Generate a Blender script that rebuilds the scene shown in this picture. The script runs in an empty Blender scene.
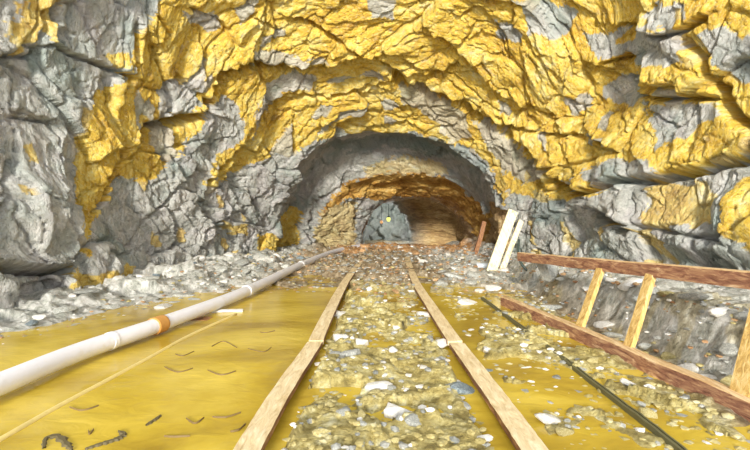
import bpy, bmesh, math, random
import numpy as np
from mathutils import Vector, Matrix, noise as mnoise
from mathutils.bvhtree import BVHTree

random.seed(7)
rng = np.random.default_rng(11)
scene = bpy.context.scene
col = scene.collection
F, VX, VY, EYE = 450.0, 380.0, 215.0, 1.0     # focal length (px), vanishing point, eye height above the water

def P(px, py, d):
    """world point seen at (px, py) at distance d down the tunnel (+Y)"""
    return Vector(((px - VX) / F * d, d, EYE - (py - VY) / F * d))

# ------------------------------------------------------------------ materials
def new_mat(name):
    m = bpy.data.materials.new(name); m.use_nodes = True
    nt = m.node_tree; nt.nodes.clear()
    out = nt.nodes.new('ShaderNodeOutputMaterial'); b = nt.nodes.new('ShaderNodeBsdfPrincipled')
    nt.links.new(b.outputs[0], out.inputs[0])
    return m, nt, b
def N(nt, kind, **kw):
    n = nt.nodes.new(kind)
    for k, v in kw.items():
        if k in n.inputs: n.inputs[k].default_value = v
        else: setattr(n, k, v)
    return n
def mix(nt, fac, a, b, mode='MIX'):
    n = nt.nodes.new('ShaderNodeMix'); n.data_type = 'RGBA'; n.blend_type = mode
    for sock, v in ((n.inputs[0], fac), (n.inputs[6], a), (n.inputs[7], b)):
        if isinstance(v, bpy.types.NodeSocket): nt.links.new(v, sock)
        elif isinstance(v, tuple): sock.default_value = (*v, 1) if len(v) == 3 else v
        else: sock.default_value = v
    return n.outputs[2]
def ramp(nt, fac, stops, interp='LINEAR'):
    r = nt.nodes.new('ShaderNodeValToRGB'); nt.links.new(fac, r.inputs[0])
    r.color_ramp.interpolation = interp
    e = r.color_ramp.elements
    while len(e) < len(stops): e.new(0.5)
    for i, (p, c) in enumerate(stops):
        e[i].position = p
        e[i].color = (c, c, c, 1) if isinstance(c, (int, float)) else (*c, 1)
    return r.outputs[0]
def noise(nt, vec, scale, detail=4, rough=.6, dist=0):
    n = N(nt, 'ShaderNodeTexNoise', Scale=scale, Detail=detail, Roughness=rough, Distortion=dist)
    if vec: nt.links.new(vec, n.inputs['Vector'])
    return n.outputs[0]
def bump(nt, b, pairs):
    last = None
    for h, s, d in pairs:
        n = N(nt, 'ShaderNodeBump', Strength=s, Distance=d)
        nt.links.new(h, n.inputs['Height'])
        if last: nt.links.new(last, n.inputs['Normal'])
        last = n.outputs[0]
    nt.links.new(last, b.inputs['Normal'])
def objco(nt, scale=(1, 1, 1)):
    t = nt.nodes.new('ShaderNodeTexCoord')
    m = N(nt, 'ShaderNodeMapping'); m.inputs['Scale'].default_value = scale
    nt.links.new(t.outputs['Object'], m.inputs[0]); return m.outputs[0]

GREY = [(.0, (.20, .21, .17)), (.25, (.42, .42, .37)), (.5, (.60, .59, .53)), (.75, (.74, .71, .65)), (1, (.93, .90, .84))]
OCHRE = [(.0, (.34, .17, .03)), (.25, (.72, .43, .05)), (.48, (.92, .62, .08)), (.72, (.97, .76, .22)), (1, (1, .93, .68))]

def rock_material():
    m, nt, b = new_mat('rock')
    f = N(nt, 'ShaderNodeAttribute', attribute_name='flow').outputs['Vector']
    t = N(nt, 'ShaderNodeAttribute', attribute_name='tint')
    sep = nt.nodes.new('ShaderNodeSeparateColor'); nt.links.new(t.outputs['Color'], sep.inputs[0])
    n1 = noise(nt, f, 1.6, 8, .68, .3); n2 = noise(nt, f, 5.5, 8, .7, .5); n3 = noise(nt, f, 22, 5, .75)
    nm = nt.nodes.new('ShaderNodeMath'); nm.operation = 'MULTIPLY_ADD'; nm.inputs[1].default_value = .55
    nt.links.new(n1, nm.inputs[0])
    s = nt.nodes.new('ShaderNodeMath'); s.operation = 'MULTIPLY'; s.inputs[1].default_value = .45
    nt.links.new(n2, s.inputs[0]); nt.links.new(s.outputs[0], nm.inputs[2])
    spread = ramp(nt, nm.outputs[0], [(.33, 0), (.67, 1)])
    grey = ramp(nt, spread, GREY)
    green = mix(nt, ramp(nt, noise(nt, f, .9, 3), [(.50, 0), (.66, .6)]), grey, (.30, .39, .35))
    lav = mix(nt, ramp(nt, noise(nt, f, 1.3, 3, .5, .8), [(.5, 0), (.65, .5)]), green, (.60, .54, .53))
    och = ramp(nt, spread, OCHRE)
    och = mix(nt, ramp(nt, n3, [(.50, 0), (.70, .7)]), och, (1, .88, .48))
    och = mix(nt, ramp(nt, noise(nt, f, 3.1, 6, .7), [(.60, 0), (.72, .6)]), och, (.62, .54, .42))
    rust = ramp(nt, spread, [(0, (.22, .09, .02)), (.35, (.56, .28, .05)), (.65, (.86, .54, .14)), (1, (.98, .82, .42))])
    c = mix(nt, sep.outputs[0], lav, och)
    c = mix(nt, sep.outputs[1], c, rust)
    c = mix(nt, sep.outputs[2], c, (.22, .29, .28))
    nt.links.new(c, b.inputs['Base Color'])
    b.inputs['Roughness'].default_value = .62
    b.inputs['Specular IOR Level'].default_value = .35
    v = N(nt, 'ShaderNodeTexVoronoi', Scale=7.0); v.feature = 'F1'
    vm = nt.nodes.new('ShaderNodeVectorMath'); vm.operation = 'ADD'
    nv = N(nt, 'ShaderNodeTexNoise', Scale=5.0, Detail=3.0); nt.links.new(f, nv.inputs['Vector'])
    nt.links.new(f, vm.inputs[0]); nt.links.new(nv.outputs['Color'], vm.inputs[1]); nt.links.new(vm.outputs[0], v.inputs['Vector'])
    bump(nt, b, [(v.outputs[0], .55, .09), (n2, .8, .12), (n3, .7, .03)])
    return m

def stone_material(name, stops, sc=9):
    m, nt, b = new_mat(name)
    v = objco(nt); oi = nt.nodes.new('ShaderNodeObjectInfo')
    n = noise(nt, v, sc, 6, .7)
    c = ramp(nt, ramp(nt, n, [(.3, 0), (.7, 1)]), stops)
    br = ramp(nt, oi.outputs['Random'], [(0, .95 if 'pale' in name else .62), (1, 1.12)])
    c = mix(nt, 1.0, c, br, 'MULTIPLY')
    nt.links.new(c, b.inputs['Base Color']); b.inputs['Roughness'].default_value = .5
    bump(nt, b, [(noise(nt, v, 26, 5, .7), .6, .02)])
    return m

def ground_material():
    m, nt, b = new_mat('mine_floor')
    v = objco(nt); vs = objco(nt, (1, 2.4, 1))
    t = N(nt, 'ShaderNodeAttribute', attribute_name='tint')
    sep = nt.nodes.new('ShaderNodeSeparateColor'); nt.links.new(t.outputs['Color'], sep.inputs[0])
    n1 = noise(nt, v, 9, 8, .72, .4); sp = ramp(nt, n1, [(.33, 0), (.67, 1)])
    mud = ramp(nt, sp, [(0, (.20, .15, .04)), (.35, (.48, .37, .11)), (.65, (.70, .59, .24)), (1, (.90, .84, .55))])
    grav = ramp(nt, sp, [(0, (.11, .075, .035)), (.4, (.28, .20, .11)), (.7, (.44, .35, .22)), (1, (.74, .66, .52))])
    c = mix(nt, sep.outputs[0], grav, mud)
    c = mix(nt, sep.outputs[2], c, ramp(nt, sp, [(0, (.22, .22, .18)), (.3, (.47, .47, .40)), (.6, (.68, .66, .59)), (1, (.93, .90, .83))]))
    c = mix(nt, sep.outputs[1], c, ramp(nt, sp, [(0, (.25, .10, .03)), (.6, (.62, .33, .12)), (1, (.85, .6, .35))]))
    nt.links.new(c, b.inputs['Base Color']); b.inputs['Roughness'].default_value = .45
    bump(nt, b, [(noise(nt, vs, 9, 8, .75, 1), .9, .06), (noise(nt, v, 40, 4), .6, .015)])
    return m

def water_material():
    m, nt, b = new_mat('murky_yellow_water')
    v = objco(nt, (1, 1.6, 1))
    n1 = noise(nt, v, .7, 5, .55, .6)
    c = ramp(nt, n1, [(.36, (.36, .23, .025)), (.5, (.56, .39, .04)), (.64, (.72, .53, .08))])
    nt.links.new(c, b.inputs['Base Color'])
    b.inputs['Roughness'].default_value = .16; b.inputs['IOR'].default_value = 1.33
    bump(nt, b, [(noise(nt, v, 5, 3, .5, 1.0), .12, .05)])
    return m

def wood_material(name, stops, sc=(1, 1, 14)):
    m, nt, b = new_mat(name)
    v = objco(nt, sc); n = noise(nt, v, 4, 7, .68, .8)
    c = ramp(nt, ramp(nt, n, [(.32, 0), (.68, 1)]), stops)
    nt.links.new(c, b.inputs['Base Color']); b.inputs['Roughness'].default_value = .6
    bump(nt, b, [(n, .6, .02)])
    return m

M = {}
M['rock'] = rock_material()
M['ground'] = ground_material()
M['water'] = water_material()
M['stone_grey'] = stone_material('grey_stone', [(0, (.20, .21, .19)), (.5, (.44, .44, .39)), (1, (.80, .78, .70))])
M['stone_ochre'] = stone_material('ochre_stone', [(0, (.36, .28, .08)), (.5, (.62, .51, .20)), (1, (.88, .82, .52))])
M['stone_pale'] = stone_material('pale_stone', [(0, (.62, .57, .48)), (.5, (.82, .79, .72)), (1, (.95, .93, .88))])
M['stone_dark'] = stone_material('blue_grey_stone', [(0, (.07, .10, .12)), (.5, (.22, .27, .29)), (1, (.45, .50, .50))])
M['stone_rust'] = stone_material('rusty_stone', [(0, (.30, .13, .05)), (.5, (.60, .34, .15)), (1, (.88, .68, .42))])
M['dust'] = wood_material('tan_rail_top', [(0, (.58, .41, .19)), (.5, (.80, .62, .35)), (1, (.94, .81, .55))], (8, 1.5, 8))
M['rail_side'] = wood_material('rusty_rail_side', [(0, (.10, .035, .015)), (.6, (.26, .11, .04)), (1, (.50, .28, .10))], (6, 1.5, 6))
M['beam'] = wood_material('weathered_red_brown_timber', [(0, (.12, .04, .025)), (.45, (.33, .15, .085)), (.8, (.54, .31, .16)), (1, (.75, .53, .34))], (9, 1.3, 9))
M['beam_edge'] = wood_material('tan_timber_edge', [(0, (.45, .24, .09)), (.5, (.70, .46, .22)), (1, (.88, .68, .40))], (9, 1.3, 9))
M['rung'] = wood_material('amber_timber', [(0, (.34, .17, .05)), (.5, (.66, .42, .12)), (1, (.85, .65, .32))], (9, 9, 2))
M['plank'] = wood_material('fresh_cream_timber', [(0, (.62, .48, .22)), (.5, (.86, .76, .48)), (1, (.95, .90, .70))], (9, 9, 1.5))
M['prop'] = wood_material('dark_brown_timber', [(0, (.12, .05, .02)), (.5, (.30, .13, .05)), (1, (.5, .25, .1))], (9, 9, 1.5))

def pipe_material():
    m, nt, b = new_mat('white_painted_pipe')
    v = objco(nt)
    c = mix(nt, ramp(nt, noise(nt, v, 9, 6, .7), [(.58, 0), (.72, .55)]), (.84, .82, .84), (.70, .62, .45))
    c = mix(nt, ramp(nt, noise(nt, v, 2.2, 6, .75), [(.66, 0), (.74, .8)]), c, (.62, .33, .10))
    nt.links.new(c, b.inputs['Base Color']); b.inputs['Roughness'].default_value = .45
    bump(nt, b, [(noise(nt, v, 30, 4), .3, .01)])
    return m
M['pipe'] = pipe_material()
def plain(name, c, r=.5, em=None, es=0):
    m, nt, b = new_mat(name); v = objco(nt)
    nt.links.new(mix(nt, noise(nt, v, 20, 4), tuple(x * .75 for x in c), tuple(min(1, x * 1.2) for x in c)), b.inputs['Base Color'])
    b.inputs['Roughness'].default_value = r
    if em: b.inputs['Emission Color'].default_value = (*em, 1); b.inputs['Emission Strength'].default_value = es
    return m
M['rust'] = plain('orange_rust', (.62, .30, .07), .8)
M['hose'] = plain('pale_tan_hose', (.80, .62, .22), .4)
M['dark_rail'] = plain('dark_green_grey_iron', (.13, .12, .055), .5)
M['blue_pipe'] = plain('pale_blue_pipe', (.62, .68, .74), .4)
M['cable'] = plain('dark_cable', (.05, .07, .06), .5)
M['bulb'] = plain('lit_bulb', (.9, .9, .4), .3, (.85, .85, .18), 1.3)
M['bulb_red'] = plain('lit_orange_lamp', (.9, .4, .2), .3, (.9, .42, .15), .9)
M['scum'] = plain('dark_floating_scum', (.13, .10, .04), .7)
M['twig'] = plain('wet_brown_twig', (.20, .13, .04), .7)
M['white'] = plain('white_scrap', (.85, .83, .78), .6)

# ------------------------------------------------------------------ object helpers
def link_mesh(name, me, mat=None, parent=None):
    o = bpy.data.objects.new(name, me); col.objects.link(o)
    if mat:
        for x in (mat if isinstance(mat, (list, tuple)) else [mat]): me.materials.append(x)
    if parent: o.parent = parent
    return o
def obj(name, bm, mat, parent=None, smooth=False):
    me = bpy.data.meshes.new(name); bm.normal_update(); bm.to_mesh(me); bm.free()
    if smooth:
        for p in me.polygons: p.use_smooth = True
    return link_mesh(name, me, mat, parent)
def thing(name, label, cat, loc=(0, 0, 0), group=None):
    o = bpy.data.objects.new(name, None); col.objects.link(o); o.location = loc; o.empty_display_size = .1
    return tag(o, label, cat, group)
def tag(o, label, cat, group=None, kind=None):
    o['label'] = label; o['category'] = cat
    if group: o['group'] = group
    if kind: o['kind'] = kind
    return o
def sweep(profile, path, closed=True, mats=None, jitter=0, up=Vector((0, 0, 1))):
    """sweep a 2-D profile [(side, up)] along 3-D points"""
    bm = bmesh.new(); rings = []
    for k, p in enumerate(path):
        a = path[max(k - 1, 0)]; b = path[min(k + 1, len(path) - 1)]
        t = (b - a).normalized(); s = t.cross(up).normalized(); u = s.cross(t).normalized()
        jx, jz = (random.uniform(-jitter, jitter), random.uniform(-jitter, jitter))
        rings.append([bm.verts.new(p + s * (x + jx) + u * (y + jz)) for x, y in profile])
    n = len(profile)
    for r0, r1 in zip(rings, rings[1:]):
        for i in range(n):
            f = bm.faces.new((r0[i], r0[(i + 1) % n], r1[(i + 1) % n], r1[i]))
            if mats: f.material_index = mats[i]
    bm.faces.new(rings[0][::-1]); bm.faces.new(rings[-1])
    bmesh.ops.recalc_face_normals(bm, faces=bm.faces)
    return bm
def circle(r, n=14): return [(r * math.cos(2 * math.pi * i / n), r * math.sin(2 * math.pi * i / n)) for i in range(n)]
def smooth_path(pts, n=8):
    out = []
    for i in range(len(pts) - 1):
        p0 = pts[max(i - 1, 0)]; p1 = pts[i]; p2 = pts[i + 1]; p3 = pts[min(i + 2, len(pts) - 1)]
        for k in range(n):
            t = k / n
            out.append(.5 * ((2 * p1) + (p2 - p0) * t + (2 * p0 - 5 * p1 + 4 * p2 - p3) * t * t + (3 * p1 - p0 - 3 * p2 + p3) * t ** 3))
    out.append(pts[-1].copy()); return out

# ------------------------------------------------------------------ numpy noise
def _h(a, b, c):
    x = (a.astype(np.int64) * 73856093) ^ (b.astype(np.int64) * 19349663) ^ (c * 83492791)
    x = (x ^ (x >> 13)) * 1274126177 & 0x7fffffff
    x = (x ^ (x >> 16)) * 668265263 & 0x7fffffff
    return ((x ^ (x >> 15)) & 0xffffff) / float(0x1000000)
def vnoise(u, v, seed):
    i = np.floor(u); j = np.floor(v); fu = u - i; fv = v - j
    fu = fu * fu * (3 - 2 * fu); fv = fv * fv * (3 - 2 * fv)
    a = _h(i, j, seed); b = _h(i + 1, j, seed); c = _h(i, j + 1, seed); d = _h(i + 1, j + 1, seed)
    return (a * (1 - fu) + b * fu) * (1 - fv) + (c * (1 - fu) + d * fu) * fv - .5
def fbm(u, v, seed, o=4):
    s = 0; a = 1
    for k in range(o):
        s = s + a * vnoise(u * 2 ** k + 17.3 * k, v * 2 ** k - 9.1 * k, seed + k); a *= .5
    return s
def worley(u, v, seed):
    i = np.floor(u); j = np.floor(v)
    best = np.full(u.shape, 1e9); sec = best.copy()
    ci = np.zeros_like(u); cj = np.zeros_like(u); du = np.zeros_like(u); dv = np.zeros_like(u)
    for a in (-1, 0, 1):
        for b in (-1, 0, 1):
            ii = i + a; jj = j + b
            x = u - (ii + _h(ii, jj, seed)); y = v - (jj + _h(ii, jj, seed + 1)); d = x * x + y * y
            m = d < best
            sec = np.where(m, best, np.minimum(sec, d)); best = np.where(m, d, best)
            ci = np.where(m, ii, ci); cj = np.where(m, jj, cj); du = np.where(m, x, du); dv = np.where(m, y, dv)
    return ci, cj, du, dv, np.sqrt(sec) - np.sqrt(best)

# ------------------------------------------------------------------ rock shell of the tunnel
ST = np.array([  # distance, left, right, top (z)
    (2.6, -5.2, 5.2, 7.6), (3.4, -4.4, 4.6, 7.0), (4.2, -3.75, 4.0, 6.4), (5.5, -3.5, 3.6, 5.6), (7.0, -3.3, 3.35, 4.8), (8.5, -2.95, 3.1, 3.85),
    (9.6, -2.5, 2.85, 3.08), (10.0, -2.35, 2.75, 2.85), (10.35, -2.45, 2.85, 3.0), (11.2, -2.35, 2.95, 2.95), (11.5, -2.2, 3.0, 2.6),
    (12.0, -1.72, 3.15, 2.08), (12.5, -1.45, 3.1, 1.98), (13.2, -.85, 3.05, 1.66), (13.6, -.62, 3.0, 1.58), (14.6, -.66, 2.9, 1.60), (15.8, -.75, 3.0, 1.65), (17.2, -.8, 3.0, 1.65), (18.2, -.8, 1.6, 1.6), (18.8, -.68, 1.25, 1.5),
    (20.5, -.75, 1.4, 1.6), (23.5, -.7, 1.3, 1.6)])
NI = 860
ds = np.concatenate([np.linspace(2.6, 5, 90, endpoint=False), 5 * (10.6 / 5) ** (np.linspace(0, 1, 330, endpoint=False)),
                     np.linspace(10.6, 14, 110, endpoint=False), np.linspace(14, 23.5, 50)])
NJ = len(ds)
th = np.linspace(math.pi, 0, NI)
L_ = np.interp(ds, ST[:, 0], ST[:, 1]); R_ = np.interp(ds, ST[:, 0], ST[:, 2]); T_ = np.interp(ds, ST[:, 0], ST[:, 3])
BZ = -.35
def section(ii, jj_L, jj_R, jj_T):
    c, s = np.cos(ii), np.sin(ii); e = 2 / 2.5
    xc = (jj_L + jj_R) / 2; a = (jj_R - jj_L) / 2; b = jj_T - BZ
    return xc + a * np.sign(c) * np.abs(c) ** e, BZ + b * np.abs(s) ** e
tf = np.linspace(math.pi, 0, 40001); sx, sz = section(tf, -3.4, 3.4, 4.9)
cl = np.concatenate([[0], np.cumsum(np.hypot(np.diff(sx), np.diff(sz)))])
th = np.interp(np.linspace(0, cl[-1], NI), cl, tf)       # even spacing along the section
TH, D = np.meshgrid(th, ds)          # shape (NJ, NI)
X, Z = section(TH, L_[:, None], R_[:, None], T_[:, None])
X = X * (1 + np.interp(D, [2.6, 6.5, 10], [.42, .36, 0]) * np.clip((Z - .3) / T_[:, None], 0, 1) ** .9)
base = np.stack([X, D, Z], -1)
gi = np.gradient(base, axis=1); gj = np.gradient(base, axis=0)
Nn = np.cross(gi, gj); Nn /= np.linalg.norm(Nn, axis=-1, keepdims=True) + 1e-9
axis = np.stack([np.full_like(X, 0.2), D - 1.5, np.full_like(X, 1.0)], -1)
flip = np.sign(np.sum(Nn * (axis - base), -1)); Nn *= np.where(flip == 0, 1, flip)[..., None]
for _ in range(6):                    # soften the normals so that lips do not fold over themselves
    Nn[1:-1] = (Nn[:-2] + Nn[1:-1] * 2 + Nn[2:]) / 4
Nn /= np.linalg.norm(Nn, axis=-1, keepdims=True)
sA = np.linspace(0, 1, NI); wall = np.clip((np.abs(sA - .5) - .2) / .12, 0, 1)   # 1 on the side walls, 0 overhead
aa = np.cumsum(1 + .9 * wall) / NI * cl[-1] * .72
arc = aa[None, :] + np.zeros_like(D)
run = np.concatenate([[0], np.cumsum(np.linalg.norm(np.diff(base[:, NI // 3], axis=0), axis=1))])[:, None] + np.zeros_like(D)
wu = arc + .55 * fbm(arc * .6, run * .6, 3); wv = run + .45 * fbm(arc * .6 + 30, run * .6, 8)
wu2 = wu + .10 * fbm(arc * 3.5, run * 3.5, 21, 3); wv2 = wv + .10 * fbm(arc * 3.5 + 7, run * 3.5, 27, 3)
fade = np.interp(D, [0, 8, 14, 24], [1, .85, .45, .35])
h = np.zeros_like(D); chunk = {}
for k, (su, sv, off, tilt, crk, cw) in enumerate([(1.9, 1.1, .20, .20, .08, .035), (.85, .45, .10, .22, .07, .04), (.36, .17, .055, .26, .035, .07), (.15, .07, .024, .22, .012, .1)]):
    a, b_, du, dv, e = worley(wu2 / su + .37 * wv2 / sv * .4, wv2 / sv, 40 + 10 * k)
    r0, r1, r2 = _h(a, b_, 5 + k), _h(a, b_, 55 + k), _h(a, b_, 95 + k)
    kw = 1 if k < 2 else (.85 - .40 * wall[None, :] * np.clip(1 - np.abs(D - 4) / 9, 0, 1))
    off *= kw; tilt *= kw; crk *= kw
    h += off * (r0 - .5) + tilt * ((r1 - .5) * 1.6 * du * su + (r2 - .35) * 1.4 * dv * sv)
    h -= crk * np.exp(-(e / cw) ** 2)
    chunk[k] = _h(a, b_, 150 + k)
h += .05 * fbm(wu * 2.5, wv * 4, 61, 5)

def proj(A): return VX + A[..., 0] / A[..., 1] * F, VY - (A[..., 2] - EYE) / A[..., 1] * F
bpx, bpy_ = proj(base)
def locate(px, py, PX, PY, DD):
    q = (PX - px) ** 2 + (PY - py) ** 2
    m = q < 9
    if not m.any(): k = int(np.argmin(q))
    else: k = int(np.argmin(np.where(m, DD + q * .01, 1e9)))
    return divmod(k, NI)

CR = [  # points on the rock face, groove half-width (px), depth (m), step (m), raised side
    ([(65, -8), (61, 25), (56, 44), (75, 55), (100, 65), (120, 72), (131, 76)], 2.0, .22, .12, 'u'),
    ([(56, 44), (43, 47), (40, 56), (20, 55), (14, 66)], 1.7, .14, .06, 'u'),
    ([(137, 24), (133, 50), (131, 78)], 2.2, .22, .10, 'r'),
    ([(165, 95), (166, 80), (178, 78)], 1.6, .12, .05, 'u'),
    ([(140, 140), (152, 125), (190, 118), (206, 112), (211, 92), (222, 72), (250, 62), (290, 69), (322, 68), (345, 56), (362, 52)], 4.2, .55, .24, 'u'),
    ([(296, 19), (312, 24), (330, 32), (360, 48), (385, 62), (402, 74)], 2.4, .28, .10, 'u'),
    ([(395, 68), (405, 73), (430, 72), (458, 64)], 4.0, .35, .15, 'u'),
    ([(398, 80), (420, 88), (440, 96), (460, 104), (478, 118), (505, 132), (522, 146), (545, 168), (562, 187), (585, 198), (600, 214), (632, 228)], 5.0, .60, .24, 'u'),
    ([(203, 197), (206, 182), (224, 166), (236, 148), (246, 126), (262, 110), (290, 96), (330, 98), (352, 93), (395, 82)], 2.2, .22, .10, 'u'),
    ([(258, 148), (276, 124), (292, 112)], 1.8, .15, .05, 'u'),
    ([(73, 140), (71, 168), (65, 195), (60, 214)], 2.2, .25, .14, 'l'),
    ([(82, 212), (80, 245), (75, 268), (55, 271), (25, 267), (-10, 266)], 2.6, .45, .22, 'u'),
    ([(0, 215), (6, 200), (8, 182), (14, 160)], 1.8, .2, .06, 'l'),
    ([(127, 150), (119, 175), (113, 200), (100, 212)], 1.8, .16, .07, 'r'),
    ([(150, 222), (165, 205), (172, 188), (188, 176)], 1.5, .12, .05, 'l'),
    ([(203, 240), (206, 230), (222, 220), (250, 205)], 1.5, .12, .05, 'u'),
    ([(312, 146), (297, 165), (293, 200), (285, 235), (283, 262)], 1.8, .18, .09, 'l'),
    ([(335, 158), (315, 186), (306, 205)], 1.4, .1, .05, 'l'),
    ([(20, 116), (60, 120)], 1.5, .14, .05, 'u'),
    ([(438, 30), (455, 42), (470, 58), (488, 80), (505, 96), (522, 106)], 2.6, .22, .22, 'r'),
    ([(545, 52), (565, 78)], 1.4, .12, .04, 'u'),
    ([(452, 8), (460, 14), (480, 4)], 1.6, .15, .06, 'u'),
    ([(618, 26), (640, 28), (658, 34), (672, 36), (690, 30), (712, 18)], 2.4, .28, .14, 'u'),
    ([(600, 64), (625, 56), (632, 74), (640, 92), (656, 99), (685, 98), (712, 97)], 2.2, .28, .15, 'u'),
    ([(690, 40), (708, 60), (714, 80), (722, 104), (734, 118), (758, 131)], 3.4, .35, .12, 'l'),
    ([(505, 125), (540, 131), (560, 134), (582, 136)], 1.8, .16, .08, 'u'),
    ([(500, 116), (522, 150)], 1.8, .15, .06, 'u'),
    ([(586, 197), (605, 190), (625, 183), (655, 180), (675, 176), (710, 168), (758, 155)], 3.6, .42, .17, 'u'),
    ([(600, 214), (632, 229), (655, 228), (690, 235), (722, 237)], 1.8, .18, .07, 'u'),
    ([(545, 168), (575, 166), (600, 158)], 1.4, .1, .05, 'u'),
    ([(150, 12), (165, 32), (152, 40)], 1.3, .1, .04, 'u'),
    ([(186, 5), (220, 20), (232, 40)], 1.4, .12, .05, 'u'),
    ([(255, 15), (275, 28), (270, 40)], 1.4, .12, .05, 'u'),
]
W = base.reshape(-1, 3); WN = Nn.reshape(-1, 3)
hf = h.reshape(-1).copy()
for pts, wpx, dep, step, side in CR:
    Q = np.array([W[(lambda t: t[0] * NI + t[1])(locate(x, y, bpx, bpy_, D))] for x, y in pts])
    sc = Q[:, 1].mean() / F; w = wpx * sc; rad = w * 14
    lo, hi = Q.min(0) - rad, Q.max(0) + rad
    idx = np.nonzero(np.all((W > lo) & (W < hi), 1))[0]
    p = W[idx]; nb = WN[idx]; best = np.full(len(idx), 1e9); sg = np.zeros(len(idx))
    for k, (a, b) in enumerate(zip(Q, Q[1:])):
        ab = b - a; t = np.clip(((p - a) @ ab) / (ab @ ab + 1e-9), 0, 1)
        dv = p - a - t[:, None] * ab; d = np.linalg.norm(dv, axis=1)
        s = np.sum(np.cross(ab, dv) * nb, 1)
        (x0, y0), (x1, y1) = pts[k], pts[k + 1]
        # which sign is the raised side: test with a small screen-independent offset of the segment
        v = {'u': (0, -1), 'd': (0, 1), 'l': (-1, 0), 'r': (1, 0)}[side]
        ref = np.array([v[0], 0, -v[1]]); r = np.sum(np.cross(ab, ref) * nb, 1)
        s = s * np.sign(r)
        m = d < best; best[m] = d[m]; sg[m] = s[m]
    wob = 1 + .9 * vnoise(p[:, 0] * 9 + p[:, 2] * 5, p[:, 1] * 6 + p[:, 2] * 7, 77)
    bb = best + .6 * w * vnoise(p[:, 0] * 17 + p[:, 2] * 9, p[:, 1] * 13, 79)
    g = -dep * np.exp(-(bb / (w * wob)) ** 2)
    g += np.where(sg > 0, step * np.exp(-np.maximum(bb - w, 0) / (w * 6)) * np.clip(bb / w, 0, 1), 0)
    hf[idx] += g
for x, y, r, amp in [(550, 65, 55, .22), (40, 210, 45, .15), (660, 85, 30, .10), (150, 60, 60, .08), (330, 45, 50, .10), (700, 20, 40, .12), (740, 210, 30, .2), (640, 150, 60, .12)]:
    q = W[(lambda t: t[0] * NI + t[1])(locate(x, y, bpx, bpy_, D))]; R = r * q[1] / F
    hf += amp * np.clip(1 - (np.linalg.norm(W - q, axis=1) / R) ** 2, 0, 1)
# undercut at the foot of the right wall
und = np.clip((.62 - W[:, 2]) / .15, 0, 1) * np.clip((W[:, 0] - 1) * 2, 0, 1) * np.clip((7 - W[:, 1]) / 1.5, 0, 1)
hf -= .38 * und
V = (W + WN * (hf.reshape(-1) * fade.reshape(-1))[:, None]).reshape(NJ, NI, 3)

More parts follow.
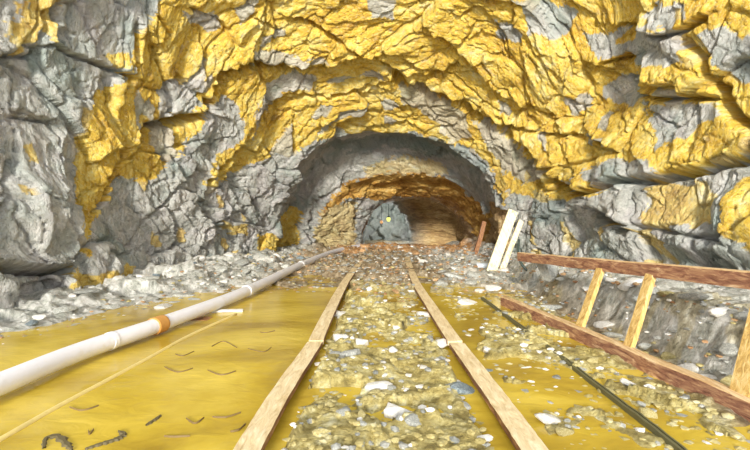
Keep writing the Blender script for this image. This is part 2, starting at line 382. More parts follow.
# mineral colour of the rock plus painted shade under the lip: polygons of ochre / grey / rust / dark green-grey placed on the finished face
vpx, vpy = proj(V)
TI = [  # channel, amount, polygon
    ('y', 1, [(165, -60), (158, 16), (138, 28), (133, 45), (130, 74), (128, 84), (97, 95), (86, 122), (78, 150), (78, 190), (84, 258), (91, 258), (94, 222), (106, 205), (116, 178), (128, 180), (150, 180), (165, 165), (184, 150), (205, 125), (228, 100), (238, 118), (236, 140), (206, 186), (208, 196), (222, 182), (236, 172), (262, 164), (290, 158), (316, 143), (345, 136), (400, 134), (440, 142), (470, 152), (490, 168), (505, 195), (540, 200), (585, 200), (600, 192), (640, 183), (675, 176), (758, 156), (768, 90), (768, -60)]),
    ('g', 1, [(160, 100), (167, 80), (190, 76), (207, 82), (204, 106), (188, 117), (160, 117)]),
    ('g', 1, [(206, 150), (210, 117), (232, 98), (240, 108), (246, 128), (236, 148), (214, 166)]),
    ('g', .9, [(184, 12), (215, 15), (222, 26), (205, 33), (190, 26)]),
    ('g', .8, [(255, 56), (300, 58), (330, 62), (325, 70), (255, 66)]),
    ('g', .9, [(286, 72), (316, 76), (308, 90), (288, 96), (270, 112), (256, 122), (262, 104)]),
    ('g', .9, [(366, 2), (396, 2), (396, 18), (370, 20)]),
    ('g', .7, [(395, 88), (440, 100), (462, 112), (470, 140), (450, 146), (438, 126), (405, 108)]),
    ('g', .8, [(470, 118), (500, 134), (520, 152), (540, 178), (520, 186), (500, 170), (484, 146)]),
    ('g', 1, [(495, 20), (522, 36), (520, 45), (500, 38)]),
    ('g', 1, [(527, 8), (576, 12), (566, 34), (545, 42), (526, 34)]),
    ('g', 1, [(582, 36), (620, 30), (645, 26), (680, 36), (688, 44), (684, 62), (648, 68), (632, 66), (624, 56), (600, 62)]),
    ('g', 1, [(692, 40), (720, 24), (768, 35), (768, 78), (735, 76), (712, 66)]),
    ('g', 1, [(655, 3), (684, 4), (690, 22), (662, 30), (640, 18)]),
    ('g', 1, [(600, 84), (630, 74), (644, 98), (650, 116), (640, 106), (612, 100)]),
    ('g', 1, [(650, 104), (718, 100), (724, 118), (700, 122), (692, 140), (664, 142), (656, 150), (650, 122)]),
    ('g', .9, [(560, 100), (585, 96), (590, 110), (572, 116)]),
    ('g', 1, [(580, 170), (610, 160), (640, 158), (664, 174), (622, 184), (592, 192)]),
    ('y', 1, [(620, 38), (634, 24), (632, 44), (616, 46)]),
    ('y', .8, [(680, 60), (700, 38), (704, 60), (690, 70)]),
    ('y', .85, [(26, -60), (64, -60), (60, 38), (42, 34), (6, 55), (7, 28), (26, 24)]),
    ('y', 1, [(98, 57), (128, 55), (128, 70), (118, 72)]),
    ('y', .8, [(24, 143), (36, 143), (42, 166), (30, 162)]),
    ('y', .7, [(14, 184), (34, 186), (30, 200), (18, 196)]),
    ('y', 1, [(285, 215), (306, 212), (300, 240), (288, 262), (284, 240)]),
    ('y', 1, [(260, 234), (278, 236), (280, 262), (262, 268)]),
    ('y', .8, [(232, 222), (250, 226), (248, 236), (236, 234)]),
    ('y', .9, [(60, 272), (100, 276), (135, 264), (132, 282), (100, 296), (66, 292)]),
    ('y', .75, [(640, 180), (700, 182), (712, 200), (700, 226), (664, 226), (640, 218), (650, 200)]),
    ('y', 1, [(724, 194), (736, 182), (768, 170), (768, 262), (745, 248), (730, 236), (722, 214)]),
    ('y', .5, [(366, 168), (400, 160), (440, 166), (450, 176), (400, 176), (366, 180)]),
    ('b', .55, [(320, 150), (345, 140), (400, 136), (450, 144), (480, 160), (490, 176), (460, 160), (400, 150), (345, 152)]),  # shading under the outer arch lip, painted as a dark green-grey tint
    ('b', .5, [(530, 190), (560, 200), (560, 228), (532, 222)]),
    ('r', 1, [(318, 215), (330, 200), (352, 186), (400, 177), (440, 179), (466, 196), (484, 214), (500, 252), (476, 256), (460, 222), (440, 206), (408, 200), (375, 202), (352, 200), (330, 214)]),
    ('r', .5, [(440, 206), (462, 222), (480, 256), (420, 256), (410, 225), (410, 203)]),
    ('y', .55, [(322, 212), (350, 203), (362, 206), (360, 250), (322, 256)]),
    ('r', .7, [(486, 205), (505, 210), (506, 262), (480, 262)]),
    ('y', .9, [(492, 160), (500, 172), (506, 205), (500, 206), (494, 188)]),
]
J, I = np.meshgrid(np.arange(NJ), np.arange(NI), indexing='ij')
wi = I + 5 * fbm(arc * 3.2, run * 4.5, 201, 4) + 4 * (chunk[2] - .5); wj = J + 5 * fbm(arc * 3.2 + 9, run * 4.5, 211, 4) + 4 * (chunk[3] - .5)
tint = np.zeros((NJ, NI, 4), np.float32); tint[..., 3] = 1
for ch, amt, poly in TI:
    pj = []
    for k, (x, y) in enumerate(poly):
        x2, y2 = poly[(k + 1) % len(poly)]; ln = max(abs(x2 - x), abs(y2 - y)); n = max(1, int(ln / 25))
        for q in range(n):
            j, i = locate(x + (x2 - x) * q / n, y + (y2 - y) * q / n, vpx, vpy, D); pj.append((i, j))
    pj = np.array(pj, float); inside = np.zeros((NJ, NI), bool)
    for (x0, y0), (x1, y1) in zip(pj, np.roll(pj, -1, 0)):
        if y0 == y1: continue
        c = ((wj < y0) != (wj < y1)) & (wi < (x1 - x0) * (wj - y0) / (y1 - y0) + x0)
        inside ^= c
    k = {'y': 0, 'r': 1, 'b': 2}.get(ch)
    if ch == 'g': tint[..., 0][inside] = 1 - amt
    elif ch == 'y': tint[..., 0][inside] = amt; tint[..., 1][inside] = 0
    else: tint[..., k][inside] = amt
yl = tint[..., 0] > .9
sw = (chunk[1] * .5 + chunk[2] * .5)
tint[..., 0] = np.where(yl & (chunk[2] < .05) & (D < 10.5), .15, tint[..., 0])
tint[..., 0] = np.where(yl & (chunk[1] < .025) & (D < 10.5), .2, tint[..., 0])
tint[..., 0] = np.where(~yl & (chunk[2] > .95) & (D < 9), .7, tint[..., 0])
inn = np.clip((D - 13.6) / .5, 0, 1) * np.clip(18.9 - D, 0, 1); tint[..., 1] = np.maximum(tint[..., 1], .75 * inn)
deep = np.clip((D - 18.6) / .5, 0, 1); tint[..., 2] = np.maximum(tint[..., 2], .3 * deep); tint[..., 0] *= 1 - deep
flow = np.stack([arc * .95, run * 1.35, h * 1.5], -1).astype(np.float32)

def grid_object(name, VV, FL, TT):
    nj, ni = VV.shape[:2]; me = bpy.data.meshes.new(name)
    me.vertices.add(nj * ni); me.vertices.foreach_set('co', VV.reshape(-1).astype(np.float32))
    k = np.arange(nj * ni).reshape(nj, ni)
    q = np.stack([k[:-1, :-1], k[:-1, 1:], k[1:, 1:], k[1:, :-1]], -1).reshape(-1)
    nf = (nj - 1) * (ni - 1)
    me.loops.add(nf * 4); me.loops.foreach_set('vertex_index', q.astype(np.int32))
    me.polygons.add(nf); me.polygons.foreach_set('loop_start', np.arange(0, nf * 4, 4, dtype=np.int32))
    me.update(calc_edges=True)
    if FL is not None:
        a = me.attributes.new('flow', 'FLOAT_VECTOR', 'POINT'); a.data.foreach_set('vector', FL.reshape(-1).astype(np.float32))
    a = me.attributes.new('tint', 'FLOAT_COLOR', 'POINT'); a.data.foreach_set('color', TT.reshape(-1).astype(np.float32))
    return me
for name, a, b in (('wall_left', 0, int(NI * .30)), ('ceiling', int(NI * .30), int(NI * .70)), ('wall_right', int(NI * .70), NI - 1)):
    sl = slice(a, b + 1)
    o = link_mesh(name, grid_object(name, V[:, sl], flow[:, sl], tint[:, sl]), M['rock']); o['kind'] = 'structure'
# the far end of the passage
gx, gz = np.meshgrid(np.linspace(-1.6, 2.2, 60), np.linspace(-.4, 2.4, 46))
a_, b_, du, dv, e = worley(gx / .5, gz / .4, 900)
ev = np.stack([gx, 21.6 + .3 * _h(a_, b_, 3) + .3 * du, gz], -1)
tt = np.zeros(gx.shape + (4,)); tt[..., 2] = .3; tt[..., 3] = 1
o = link_mesh('wall_back', grid_object('wall_back', ev, np.stack([gx, gz, gx * 0], -1), tt), M['rock']); o['kind'] = 'structure'

# ------------------------------------------------------------------ floor
def bank(x, y):
    """height of the floor above the water level"""
    z = -.10 + 0 * x
    tr = np.clip((y - 4.2) / 3.2, 0, 1)                      # the bed climbs out of the water further in
    z = z + .13 * tr
    inr = np.clip((.50 - np.abs(x - .03)) / .10, 0, 1); z = np.maximum(z, (.018 + .022 * tr) * inr + z * (1 - inr))
    rs = np.clip((x - .62) / .15, 0, 1); z = z + rs * .098 * (1 - tr) * np.clip(1 - 0 * y, 0, 1)
    # left rubble bank
    edge = np.interp(y, [2, 4, 5, 6.5, 9, 12], [-3.3, -2.65, -2.4, -1.85, -1.5, -1.0])
    t = np.clip((edge - x) / .9, 0, 1); z = z + t * np.interp(y, [2, 4, 6, 12], [.22, .20, .18, .15])
    # right bank behind the ladder
    xe = np.interp(y, [1, 2.5, 5, 6, 9], [2.08, 1.98, 1.80, 1.9, 2.4])
    t = np.clip((x - xe) / .30, 0, 1); t = t * t * (3 - 2 * t)
    hb = np.interp(y, [1, 2.6, 4.5, 6.5, 9], [.42, .40, .38, .28, .14])
    back = np.clip((x - xe - .42) / .25, 0, 1)
    z = z + t * hb - back * t * hb * .55
    # heap in front of the inner arch
    z = z + .09 * np.exp(-((y - 12.2) / 1.3) ** 2) * np.exp(-((x - .6) / 1.8) ** 2)
    z = z - .25 * np.clip((y - 14) / 4, 0, 1)
    return z
gy = np.concatenate([np.linspace(.4, 1.5, 20, endpoint=False), 1.5 * (14 / 1.5) ** np.linspace(0, 1, 330, endpoint=False), np.linspace(14, 24, 30)])
gxx = np.concatenate([np.linspace(-6.2, -3.6, 30, endpoint=False), np.linspace(-3.6, 3.9, 420, endpoint=False), np.linspace(3.9, 6.2, 20)])
GX, GY = np.meshgrid(gxx, gy)
GZ = bank(GX, GY)
wx = GX + .25 * fbm(GX * 1.5, GY * 1.5, 301); wy = GY + .25 * fbm(GX * 1.5 + 5, GY * 1.5, 305)
rough = np.clip((GZ + .1) / .2, .12, 1)
rough = np.where((np.abs(GX - .03) < .75) | ((GX > .6) & (GX < 1.8)), np.maximum(rough, .30), rough)
hh = np.zeros_like(GX)
for k, (s, off, tl) in enumerate([(.42, .14, .35), (.16, .06, .35), (.07, .026, .3)]):
    a, b, du, dv, e = worley(wx / s, wy / s * 1.3, 400 + 7 * k)
    hh += off * (_h(a, b, 1 + k) - .5) + tl * s * ((_h(a, b, 31 + k) - .5) * du + (_h(a, b, 61 + k) - .5) * dv)
hh += .03 * fbm(GX * 5, GY * 5, 333, 4)
onbank = np.clip((GX - 1.7) / .3, 0, 1) * np.clip((6 - GY), 0, 1)
GZ = GZ + hh * rough * (1 - .5 * onbank)
gt = np.zeros(GX.shape + (4,)); gt[..., 3] = 1
wet = np.clip((6.3 - GY) / 1.2 + 1.2 * fbm(GX * 2, GY * 2, 350), 0, 1)
gt[..., 0] = wet * np.clip((1.80 - GX) / .2 + .5 * fbm(GX * 3, GY * 3, 351), 0, 1) * np.clip((GX + 2.5) * 2, 0, 1) + .55 * onbank * (fbm(GX * 2.6, GY * 2.6, 352) > .30)
gt[..., 2] = np.clip(np.clip((-1.6 - GX) / .4, 0, 1) + .95 * np.clip((GX - 1.85) / .2, 0, 1) + .7 * np.clip((GX - .9) / .4, 0, 1) * np.clip((GY - 5.5), 0, 1), 0, 1)
gt[..., 2] *= 1 - np.clip(gt[..., 0], 0, .75)
gt[..., 1] = np.clip((GY - 11) / 1.5 + fbm(GX * 2, GY * 2, 353), 0, 1) * np.clip((15.5 - GY), 0, 1) * np.clip((2.2 - np.abs(GX - .8)) * 2, 0, 1)
fl = link_mesh('floor', grid_object('floor', np.stack([GX, GY, GZ], -1), None, gt), M['ground']); fl['kind'] = 'structure'
def ground_z(x, y):
    i = min(max(int(np.searchsorted(gxx, x)), 1), len(gxx) - 1); j = min(max(int(np.searchsorted(gy, y)), 1), len(gy) - 1)
    return float(GZ[j - 1:j + 1, i - 1:i + 1].mean())

# flood water, a surface with small swells
wxs, wys = np.meshgrid(np.linspace(-5.8, 2.6, 120), np.linspace(.4, 9.5, 130))
wz = .004 * fbm(wxs * 2, wys * 3, 500, 3)
wxs = np.maximum(wxs, np.interp(wys, [0, 2.6, 3.4, 4.2, 5.5, 9.5], [-5.2, -5.2, -4.0, -3.3, -3.1, -2.6]) + .004 * np.arange(120)[None, :] * .1)
me = grid_object('flood_water', np.stack([wxs, wys, wz], -1), None, np.zeros(wxs.shape + (4,)))
for p in me.polygons: p.use_smooth = True
tag(link_mesh('flood_water', me, M['water']), 'still murky yellow flood water covering the tunnel floor beside the track', 'water', kind='stuff')

# ------------------------------------------------------------------ track rails
prof = [(-.055, .0), (.055, .0), (.055, -.032), (.02, -.042), (.02, -.085), (.062, -.1), (.062, -.115), (-.062, -.115), (-.062, -.1), (-.02, -.085), (-.02, -.042), (-.055, -.032)]
pm = [0] + [1] * 11
RT = .07
def rail(pts, label):
    path = smooth_path([P(x, y, (EYE - RT) * F / (y - VY)) for x, y in pts], 12)
    o = obj('track_rail', sweep(prof, path, mats=pm, jitter=.0015), [M['dust'], M['rail_side']])
    return tag(o, label, 'rail', 'rails of the mine track')
def rail_w(pts, label):
    path = smooth_path([Vector((x, y, z)) for x, y, z in pts], 12)
    o = obj('track_rail', sweep(prof, path, mats=pm, jitter=.0015), [M['dust'], M['rail_side']])
    return tag(o, label, 'rail', 'rails of the mine track')
rail([(205, 520), (250, 444), (282, 390), (315, 342)], 'near length of the left track rail, pale tan top, edged by the yellow pool')
rail([(316, 340), (330, 310), (345, 282), (357, 266), (366, 257)], 'far length of the left track rail running towards the tunnel mouth')
rail([(588, 530), (532, 446), (495, 394), (457, 343)], 'near length of the right track rail, pale tan top, reaching the picture bottom')
rail([(455, 341), (432, 307), (416, 282), (409, 264), (407, 256)], 'far length of the right track rail, browner, running into the tunnel')
# sleepers half buried under the rails
for k, y in enumerate([2.35, 3.35, 4.4, 5.5, 6.7, 8.0, 9.4]):
    bm = sweep([(-.09, -.05), (.09, -.05), (.085, .05), (-.085, .05)], [Vector((-.82 + .28 * q + random.uniform(-.01, .01), y + .02 * math.sin(q + k), -.095 + .01 * (y > 6))) for q in range(7)])
    tag(obj('track_sleeper', bm, M['prop']), 'dark timber sleeper sunk in the mud under the track rails', 'sleeper', 'sleepers sunk under the track')

# thin dark rail right of the track
pts = [P(x, y, .985 * F / (y - VY)) for x, y in [(482, 298), (505, 315), (545, 345), (600, 387), (650, 425), (700, 464)]]
o = obj('iron_bar', sweep([(-.016, .01), (-.004, .012), (-.004, .002), (.004, .002), (.004, .012), (.016, .01), (.018, -.04), (-.018, -.04)], smooth_path(pts, 8), jitter=.002), M['dark_rail'])
tag(o, 'thin dark grooved iron bar lying between the right rail and the timber ladder', 'bar')

# ------------------------------------------------------------------ white pipe on the left
pz = .085
pp = [P(x, y, (EYE - pz) * F / (y - VY)) for x, y in [(-90, 421), (0, 384), (83, 350.5), (158, 325), (233, 297), (268, 281), (302, 264.5), (332, 252.5)]]
pp += [P(352, 247.5, 12.6), P(366, 245.5, 13.4)]
path = smooth_path(pp, 8)
pt = thing('water_pipe', 'long white painted pipe crossing the yellow pool from lower left to the tunnel mouth', 'pipe', (0, 0, 0))
obj('tube', sweep(circle(.062, 20), path), M['pipe'], pt, True)
def near_px(px): return min(range(len(path)), key=lambda k: abs(VX + path[k].x / path[k].y * F - px))
for px, r, ln in ((158, .072, .06), (108, .066, .02), (246, .072, .06), (300, .07, .1)):
    k = near_px(px); t = (path[k + 1] - path[k - 1]).normalized()
    c = obj('coupling', sweep(circle(r, 20), [path[k] - t * ln, path[k] - t * (ln * .8), path[k] + t * (ln * .8), path[k] + t * ln]), M['rust'] if px in (158,) else M['pipe'], pt, True)
    if px == 158: c['label'] = 'orange rusted coupling'
# supports under the pipe
for px in (196, 285):
    k = near_px(px); p = path[k]
    bm = sweep([(-.09, -.035), (.09, -.035), (.08, .0), (-.08, .0)], [Vector((p.x - .10, p.y, .0)), Vector((p.x + .10, p.y, .0))])
    obj('support_block', bm, M['prop'], pt)
# thin pale hose just at the water surface
pts = [P(x, y, .995 * F / (y - VY)) for x, y in [(-60, 472), (0, 439), (60, 405), (120, 373), (150, 357), (190, 335), (236, 314)]]
tag(obj('thin_hose', sweep(circle(.017, 10), [p + Vector((0, 0, -.008)) for p in smooth_path(pts, 6)]), M['hose'], None, True), 'thin pale tan hose afloat in the yellow pool, below the white pipe', 'hose')
p = P(226, 312, 4.6)
tag(obj('white_scrap', sweep([(-.035, -.008), (.03, -.01), (.035, .008), (-.03, .01)], [Vector((-1.72, 4.62, .012)), Vector((-1.6, 4.63, .016)), Vector((-1.42, 4.66, .012))]), M['white']), 'short white strip lying on the water by the end of the thin hose', 'scrap')

# ------------------------------------------------------------------ timber ladder lying on its side (right)
ld = thing('timber_ladder', 'long red-brown timber ladder lying on its side against the right bank', 'ladder', (1.6, 4, 0))
def child_ws(name, bm, mats):
    for v in bm.verts: v.co -= Vector((1.6, 4, 0))
    return obj(name, bm, mats, ld)
def wobble(a, b, n=10, j=.006): return [a.lerp(b, k / n) + Vector((random.uniform(-j, j), 0, random.uniform(-j, j))) for k in range(n + 1)]
lowA = P(503, 301, 5.0); lowA.z = .05; lowB = Vector((1.92, 1.55, .05)); 
lowA = Vector((1.375, 5.0, .045)); lowC = Vector((1.815, 2.2, .045)); lowB = lowC + (lowC - lowA) * .3
upA = P(520, 256.5, 5.3); upC = P(752, 281, 2.52); upB = upC + (upC - upA) * .25
bprof = [(-.035, -.055), (.035, -.055), (.035, .048), (.03, .055), (-.035, .055)]
for nm, a, b, lab in (('side_rail', lowA, lowB, 'lower side rail lying on the ground'), ('side_rail', upA, upB, 'upper side rail held above the ground')):
    s = .9 if a is upA else 1.0
    c = child_ws(nm, sweep([(x * s, y * s) for x, y in bprof], wobble(a, b), mats=[0, 0, 1, 1, 0]), [M['beam'], M['beam_edge']]); c['label'] = lab
    # a split board nailed along the side
    c2 = child_ws('batten', sweep([(x * .25 - .046, y * .55 - .02) for x, y in bprof], wobble(a.lerp(b, .02), b, 10, .003)), M['beam'])
def rung(p, q, w, t):
    d = (q - p).normalized(); side = (lowB - lowA).normalized()
    n = d.cross(side).normalized(); pr = [(-w / 2, -t / 2), (w / 2, -t / 2), (w / 2, t / 2), (-w / 2, t / 2)]
    return child_ws('rung', sweep(pr, [p - d * .03, p.lerp(q, .35), p.lerp(q, .7), q + d * .02], up=n, jitter=.003), M['rung'])
def on(a, b, px):
    return min((a.lerp(b, k / 400) for k in range(401)), key=lambda p: abs(VX + p.x / p.y * F - px))
off = Vector((.012, 0, .02))
for p0, p1, w in ((577, 601, .075), (626, 652, .07), (738, 768, .10)):
    rung(on(lowA, lowB, p0) + off, on(upA, upB, p1) + off, w, .035)
# bracing stones that carry the upper rail are placed with the rubble below

# two cream planks leaning by the tunnel mouth
for (x0, y0, x1, y1, w, dy, lab) in ((490.5, 276, 513, 211, .165, 0, 'wider cream plank leaning upright at the right of the tunnel mouth'),
                                  (500.5, 275, 521, 221, .085, -.02, 'narrower cream plank leaning just right of the wider one')):
    a = P(x0, y0, 7.45 + dy); a.z = max(a.z, .03); b = P(x1, y1, 7.85 + dy)
    bm = sweep([(-w / 2, -.02), (w / 2, -.02), (w / 2, .02), (-w / 2, .02)], [a, a.lerp(b, .5) + Vector((0, 0, .004)), b], up=Vector((0, 1, 0)))
    tag(obj('leaning_plank', bm, M['plank']), lab, 'plank')
a = P(474, 257, 11.0); b = P(484, 222, 11.3)
tag(obj('wooden_prop', sweep([(-.05, -.05), (.05, -.05), (.05, .05), (-.05, .05)], [a, a.lerp(b, .5) + Vector((.02, 0, 0)), b], up=Vector((0, 1, 0))), M['prop']), 'short dark brown stick leaning in the right side of the inner arch', 'prop')
# pale blue pipe and cable behind the planks
bp = [P(466, 267, 8.55), P(488, 266, 8.5), P(508, 265, 8.45), P(526, 263.5, 8.4), P(542, 262, 8.35)]
tag(obj('blue_pipe', sweep(circle(.062, 14), smooth_path(bp, 4)), M['blue_pipe'], None, True), 'short pale blue pipe lying on the ground behind the two planks', 'pipe')
cp = [P(519, 240, 7.2), P(518, 252, 7.0), P(521, 263, 6.8), P(528, 271, 6.7), P(534, 274, 6.6)]
tag(obj('cable', sweep(circle(.02, 8), smooth_path(cp, 6)), M['cable'], None, True), 'dark curved cable hanging beside the far end of the timber ladder', 'cable')

# ------------------------------------------------------------------ lamps deep in the passage
lm = thing('hanging_lamp', 'small lit yellow-green lamp hanging deep in the passage', 'lamp', P(388.5, 218.5, 19.5))
obj('cord', sweep(circle(.012, 8), [Vector((0, 0, .05)), Vector((0, 0, .66))], up=Vector((0, 1, 0))), M['cable'], lm)
obj('lamp_cap', sweep(circle(.07, 14), [Vector((0, 0, .05)), Vector((0, 0, .09))], up=Vector((0, 1, 0))), M['cable'], lm)
bm = bmesh.new(); bmesh.ops.create_uvsphere(bm, u_segments=16, v_segments=10, radius=.085)
for v in bm.verts: v.co.z *= 1.25; v.co.z -= .03
c = obj('bulb', bm, M['bulb'], lm, True)
lm2 = thing('signal_lamp', 'dim orange lamp left of the yellow-green lamp in the passage', 'lamp', P(381.5, 222, 19.3))
bm = bmesh.new(); bmesh.ops.create_uvsphere(bm, u_segments=12, v_segments=8, radius=.065); obj('bulb', bm, M['bulb_red'], lm2, True)
obj('cord', sweep(circle(.01, 8), [Vector((0, 0, .05)), Vector((0, 0, .8))], up=Vector((0, 1, 0))), M['cable'], lm2)

# ------------------------------------------------------------------ stones
def rock_proto(seed, flat=.55, sub=2):
    r = random.Random(seed); bm = bmesh.new(); bmesh.ops.create_icosphere(bm, subdivisions=sub, radius=1)
    cuts = [(Vector((r.gauss(0, 1), r.gauss(0, 1), r.gauss(0, 1))).normalized(), r.uniform(.5, .85)) for _ in range(9)]
    for v in bm.verts:
        for n, d in cuts:
            k = v.co.dot(n)
            if k > d: v.co -= n * (k - d)
        v.co *= 1 + .10 * mnoise.noise(v.co * 2.3 + Vector((seed, 0, 0)))
        v.co.z *= flat
    me = bpy.data.meshes.new('stone'); bm.to_mesh(me); bm.free(); return me
PROT = {}
for mk in ('stone_grey', 'stone_ochre', 'stone_pale', 'stone_dark', 'stone_rust'):
    PROT[mk] = []
    for k in range(6):
        me = rock_proto(hash(mk) % 1 + k * 3.7 + len(mk), random.Random(k).uniform(.42, .7)); me.materials.append(M[mk]); PROT[mk].append(me)
def stone(name, x, y, s, mk, label, group=None, k=None, z=None, rot=None, sx=1.25, lift=.25):
    me = PROT[mk][random.randrange(6) if k is None else k]
    o = bpy.data.objects.new(name, me); col.objects.link(o)
    zz = max(ground_z(x, y), -.03) if z is None else z
    o.location = (x, y, zz + s * lift * .5)
    o.rotation_euler = (random.uniform(-.25, .25), random.uniform(-.25, .25), random.uniform(0, 6.28) if rot is None else rot)
    o.scale = (s * sx * random.uniform(.9, 1.15), s * random.uniform(.75, 1.05), s * random.uniform(.7, 1.1))
    if name == 'stone' or label: tag(o, label, 'stone', group)
    return o
def at_ground(px, py, z=.0):
    d = (EYE - z) * F / (py - VY); return (px - VX) / F * d, d
SP = [(397, 409, 18, 'stone_pale', 'largest white stone between the rails, near the bottom centre'),
      (378, 388, 12, 'stone_pale', 'white angular stone just behind the largest white stone'),
      (459, 385, 13, 'stone_dark', 'dark blue-grey stone against the inner side of the right rail'),
      (412, 424, 10, 'stone_grey', 'grey stone touching the largest white stone on its right'),
      (352, 360, 11, 'stone_grey', 'light grey stone between the rails nearer the left rail'),
      (360, 341, 13, 'stone_pale', 'pale flat stone between the rails beside the left rail joint'),
      (340, 341, 8, 'stone_pale', 'small white stone next to the left rail joint'),
      (438, 344, 10, 'stone_pale', 'pale stone beside the right rail joint'),
      (355, 411, 9, 'stone_grey', 'tan grey stone left of the largest white stone'),
      (483, 440, 9, 'stone_pale', 'small white stone at the bottom near the right rail'),
      (340, 312, 8, 'stone_pale', 'white stone on the gravel hard by the far left rail'),
      (424, 313, 8, 'stone_pale', 'white stone inside the far right rail'),
      (466, 300, 11, 'stone_pale', 'white stone in the pool outside the far right rail'),
      (453, 278, 9, 'stone_grey', 'rounded grey boulder right of the far right rail'),
      (492, 288, 8, 'stone_pale', 'pale boulder on the gravel in front of the leaning planks'),
      (486, 366, 8, 'stone_dark', 'dark stone outside the right rail in the yellow pool'),
      (525, 363, 8, 'stone_pale', 'pale stone in the pool between right rail and iron bar'),
      (547, 415, 14, 'stone_pale', 'larger pale flat stone between the right rail and iron bar'),
      (582, 386, 9, 'stone_ochre', 'ochre stone touching the iron bar'),
      (145, 272, 8, 'stone_pale', 'pale angular stone at the top of the left rubble bank'),
      (365, 250, 5, 'stone_rust', 'rusty block at the end of the white pipe')]
for px, py, r, mk, lab in SP:
    x, y = at_ground(px, py, .03); s = r * y / F
    stone('stone', x, y, s, mk, lab, rot=random.uniform(-.4, .4), lift=.35)
def poly_in(x, y, poly):
    c = False
    for (x0, y0), (x1, y1) in zip(poly, poly[1:] + poly[:1]):
        if (y0 > y) != (y1 > y) and x < (x1 - x0) * (y - y0) / (y1 - y0) + x0: c = not c
    return c
RL = [(-.526, 1.8), (-.5, 6.4), (-.33, 9)]
def blocked(x, y, s):
    if y > .5:
        if abs(x + .515) < s + .08 and y < 7: return True
        if abs(x - .60) < s + .09 and y < 9: return True
        if abs(x - (1.39 + (5 - y) * .157)) < s + .10 and 1.2 < y < 5.2: return True
        if y < 5 and abs(x - (.95 + (5.2 - y) * .075)) < .0: return True
        t = np.interp(y, [2.4, 3.1, 3.8, 5, 8.4, 11.3], [-2.09, -2.03, -1.87, -1.6, -1.45, -1.2])
        if abs(x - t) < s + .09 and y < 11: return True
    return False
ZN = [  # world polygons, count, size range, material weights, label, group
    ([(-.42, 1.8), (.48, 1.8), (.48, 5.0), (-.42, 5.0)], 78, (.020, .048), ['stone_ochre'] * 6 + ['stone_grey'] * 3 + ['stone_pale'] * 1, 'small ochre or grey stone in the wet track bed between the rails', 'stones in the near track bed'),
    ([(-.40, 5.0), (.46, 5.0), (.5, 10), (-.25, 10)], 40, (.03, .07), ['stone_grey'] * 3 + ['stone_pale'] * 3 + ['stone_rust'], 'small stone on the brown gravel between the far lengths of rail', 'stones in the far track bed'),
    ([(-3.3, 3.9), (-2.75, 3.9), (-2.2, 5.2), (-1.65, 7), (-1.5, 9.5), (-2.6, 9.5), (-3.4, 6)], 75, (.05, .13), ['stone_grey'] * 5 + ['stone_pale'] * 3 + ['stone_dark'] * 1, 'angular grey stone in the rubble bank below the left wall', 'rubble of the left bank'),
    ([(.72, 2.0), (1.55, 2.0), (1.35, 5.4), (.72, 5.4)], 55, (.022, .055), ['stone_ochre'] * 5 + ['stone_grey'] * 2 + ['stone_pale'] * 2, 'small ochre or pale stone in shallow water between right rail and ladder', 'stones between right rail and ladder'),
    ([(.75, 5.6), (1.5, 5.6), (2.6, 9), (2.6, 11), (.8, 11)], 50, (.05, .12), ['stone_grey'] * 4 + ['stone_pale'] * 4 + ['stone_rust'], 'pale grey stone on the gravel right of the far right rail', 'rubble near the leaning planks'),
    ([(1.95, 2.2), (2.3, 2.2), (2.2, 5.2), (1.75, 5.2)], 26, (.05, .11), ['stone_grey'] * 3 + ['stone_pale'] * 2 + ['stone_ochre'], 'pale or yellow stone on the bank seen through the ladder', 'stones on the bank behind the ladder'),
    ([(-1.0, 10.8), (2.6, 10.8), (2.6, 13), (-.4, 13)], 24, (.06, .13), ['stone_rust'] * 5 + ['stone_pale'], 'rusty stone on the floor under the inner arch', 'rusty stones under the inner arch')]
for poly, n, (s0, s1), mks, lab, grp in ZN:
    xs = [p[0] for p in poly]; ys = [p[1] for p in poly]; k = 0; tries = 0; placed = []
    while k < n and tries < 6000:
        tries += 1
        x = random.uniform(min(xs), max(xs)); y = random.uniform(min(ys), max(ys))
        s = s0 + (s1 - s0) * random.random() ** 1.8
        if not poly_in(x, y, poly) or blocked(x, y, s * 1.3): continue
        if any((x - a) ** 2 + (y - b) ** 2 < ((s + c) * 1.05) ** 2 for a, b, c in placed): continue
        placed.append((x, y, s)); k += 1
        stone('stone', x, y, s, random.choice(mks), lab, grp)
# stones wedged behind the upper side rail of the ladder
for t, lab in ((.06, 'grey boulder propping the far end of the ladder'), (.93, 'grey boulder propping the near end of the ladder')):
    p = upA.lerp(upB, t); g = ground_z(p.x + .1, p.y); hgt = max(p.z - g, .1)
    o = stone('boulder', p.x + .20, p.y, .16, 'stone_grey', lab, z=0, k=2, rot=.3)
    o.location.z = p.z - .10; o.scale = (.13, .16, .28)
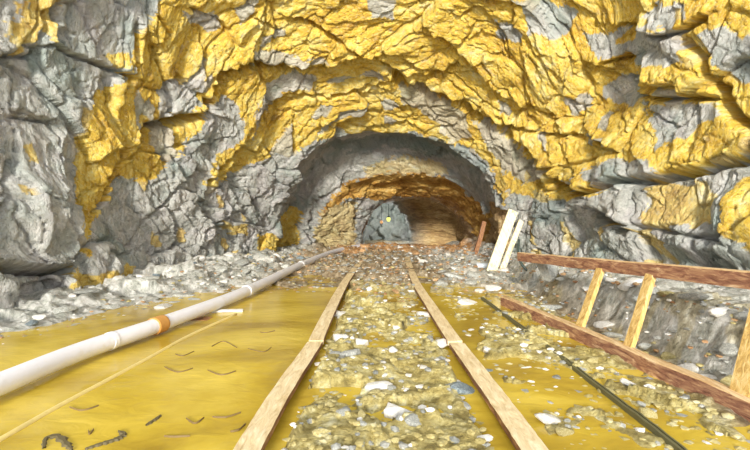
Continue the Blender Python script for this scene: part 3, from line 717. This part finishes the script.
# gravel: countless crumbs between the stones, one mesh
gm = bmesh.new(); protos = []
for k in range(5):
    r = random.Random(90 + k); b = bmesh.new(); bmesh.ops.create_icosphere(b, subdivisions=1, radius=1)
    for v in b.verts: v.co *= r.uniform(.65, 1.15); v.co.z *= .6
    protos.append(([v.co.copy() for v in b.verts], [[v.index for v in f.verts] for f in b.faces])); b.free()
verts = []; faces = []; mi = []
mats = ['stone_grey', 'stone_ochre', 'stone_pale', 'stone_rust']
def crumb(x, y, s, m):
    co, fc = protos[random.randrange(5)]; a = random.uniform(0, 6.28); ca, sa = math.cos(a) * s, math.sin(a) * s
    z = max(ground_z(x, y), -.01) + s * .15; b = len(verts)
    for c in co: verts.append((x + c.x * ca * 1.3 - c.y * sa, y + c.x * sa * 1.3 + c.y * ca, z + c.z * s))
    for f in fc: faces.append([b + q for q in f]); mi.append(m)
for _ in range(9000):
    y = 1.8 * (13 / 1.8) ** random.random(); x = random.uniform(-3.3, 2.7)
    if x < np.interp(y, [4, 7, 10, 11, 13], [-3.1, -3.0, -2.1, -2.0, -.6]): continue
    s = random.uniform(.008, .02) * (1 + y * .12)
    if blocked(x, y, s): continue
    if x < -.6 and y < 5.8 and not x < np.interp(y, [2, 4, 5, 6.5], [-3.3, -2.75, -2.4, -1.9]): continue
    if x < -.6 and y < 7.5 and random.random() < .5: continue
    if .7 < x < 1.9 and y < 4.5 and random.random() < .35: continue
    near = y < 5.5 and -.6 < x < 1.75
    crumb(x, y, s, random.choices(range(4), [2, 6, 1, 0] if near else ([5, 1, 1, 3] if y < 11 else [2, 0, 1, 5]))[0])
me = bpy.data.meshes.new('gravel'); me.from_pydata(verts, [], faces); me.polygons.foreach_set('material_index', mi)
tag(link_mesh('gravel', me, [M[k] for k in mats]), 'loose gravel scattered over the track bed and banks', 'gravel', kind='stuff')

# ------------------------------------------------------------------ scum and twigs on the pool
def blob(pts, w, lab, name='floating_scum', mat='scum', cat='scum', grp=None):
    path = smooth_path([Vector((*at_ground(x, y, 0.004), .004)) for x, y in pts], 6)
    bm = bmesh.new(); rings = []
    for k, p in enumerate(path):
        t = (path[min(k + 1, len(path) - 1)] - path[max(k - 1, 0)]).normalized(); s = Vector((-t.y, t.x, 0))
        ww = w * (math.sin(math.pi * (k + .5) / len(path)) ** .6) * random.uniform(.45, 1.3)
        rings.append([bm.verts.new(p + s * ww * a + Vector((0, 0, b))) for a, b in ((-1, -.004), (-.5, .004), (.5, .004), (1, -.004))])
    for a, b in zip(rings, rings[1:]):
        for i in range(3): bm.faces.new((a[i], a[i + 1], b[i + 1], b[i]))
        bm.faces.new((a[3], a[0], b[0], b[3]))
    tag(obj(name, bm, M[mat]), lab, cat, grp)
blob([(44, 448), (46, 438), (58, 436), (66, 443), (72, 450)], .022, 'dark curled clump of scum at the bottom left of the pool')
blob([(85, 449), (100, 444), (116, 439), (124, 434), (118, 431)], .018, 'long dark streak of scum right of the curled clump')
blob([(146, 425), (154, 420), (161, 415)], .012, 'short dark scum streak in the middle of the pool')
TW = [((162, 368), (175, 370), (192, 367)), ((184, 419), (195, 422), (203, 417)), ((212, 418), (226, 416), (238, 411)), ((206, 370), (222, 374), (238, 372)), ((162, 436), (176, 438), (190, 434)),
      ((72, 408), (84, 410), (96, 407)), ((212, 348), (222, 343), (234, 346)), ((175, 352), (184, 354), (192, 352)), ((230, 432), (238, 428), (244, 424)), ((88, 428), (92, 432), (96, 430)), ((258, 330), (266, 333), (276, 331)), ((250, 350), (262, 352), (272, 349))]
for a in TW: blob([(x + random.uniform(-3, 3), y + random.uniform(-2, 2)) for x, y in a], .004, 'small dark twig floating on the yellow pool', 'floating_twig', 'twig', 'twig', 'twigs floating on the pool')

# ------------------------------------------------------------------ light and camera
w = bpy.data.worlds.new('daylight'); scene.world = w; w.use_nodes = True
bg = w.node_tree.nodes['Background']; bg.inputs[0].default_value = (.93, .96, 1, 1); bg.inputs[1].default_value = 1.5
s = bpy.data.lights.new('sun', 'SUN'); s.energy = 5.0; s.angle = math.radians(9); s.color = (1, .97, .90)
so = bpy.data.objects.new('daylight_sun', s); col.objects.link(so)
so.rotation_euler = Vector((.10, 1, -.25)).to_track_quat('-Z', 'Y').to_euler()
l = bpy.data.lights.new('passage_light', 'POINT'); l.energy = 60; l.color = (.95, 1, 1); l.shadow_soft_size = .1
lo = bpy.data.objects.new('passage_lamp_light', l); col.objects.link(lo); lo.location = P(392, 222, 20.3)
cam = bpy.data.cameras.new('camera'); cam.lens = 36 * F / 750; cam.sensor_width = 36; cam.clip_start = .05
cam.shift_x = -5 / 750; cam.shift_y = -10 / 750
co = bpy.data.objects.new('camera', cam); col.objects.link(co); co.location = (0, 0, EYE); co.rotation_euler = (math.pi / 2, 0, 0)
scene.camera = co
scene.view_settings.view_transform = 'Standard'; scene.view_settings.look = 'None'; scene.view_settings.gamma = 1
scene.view_settings.exposure = .08
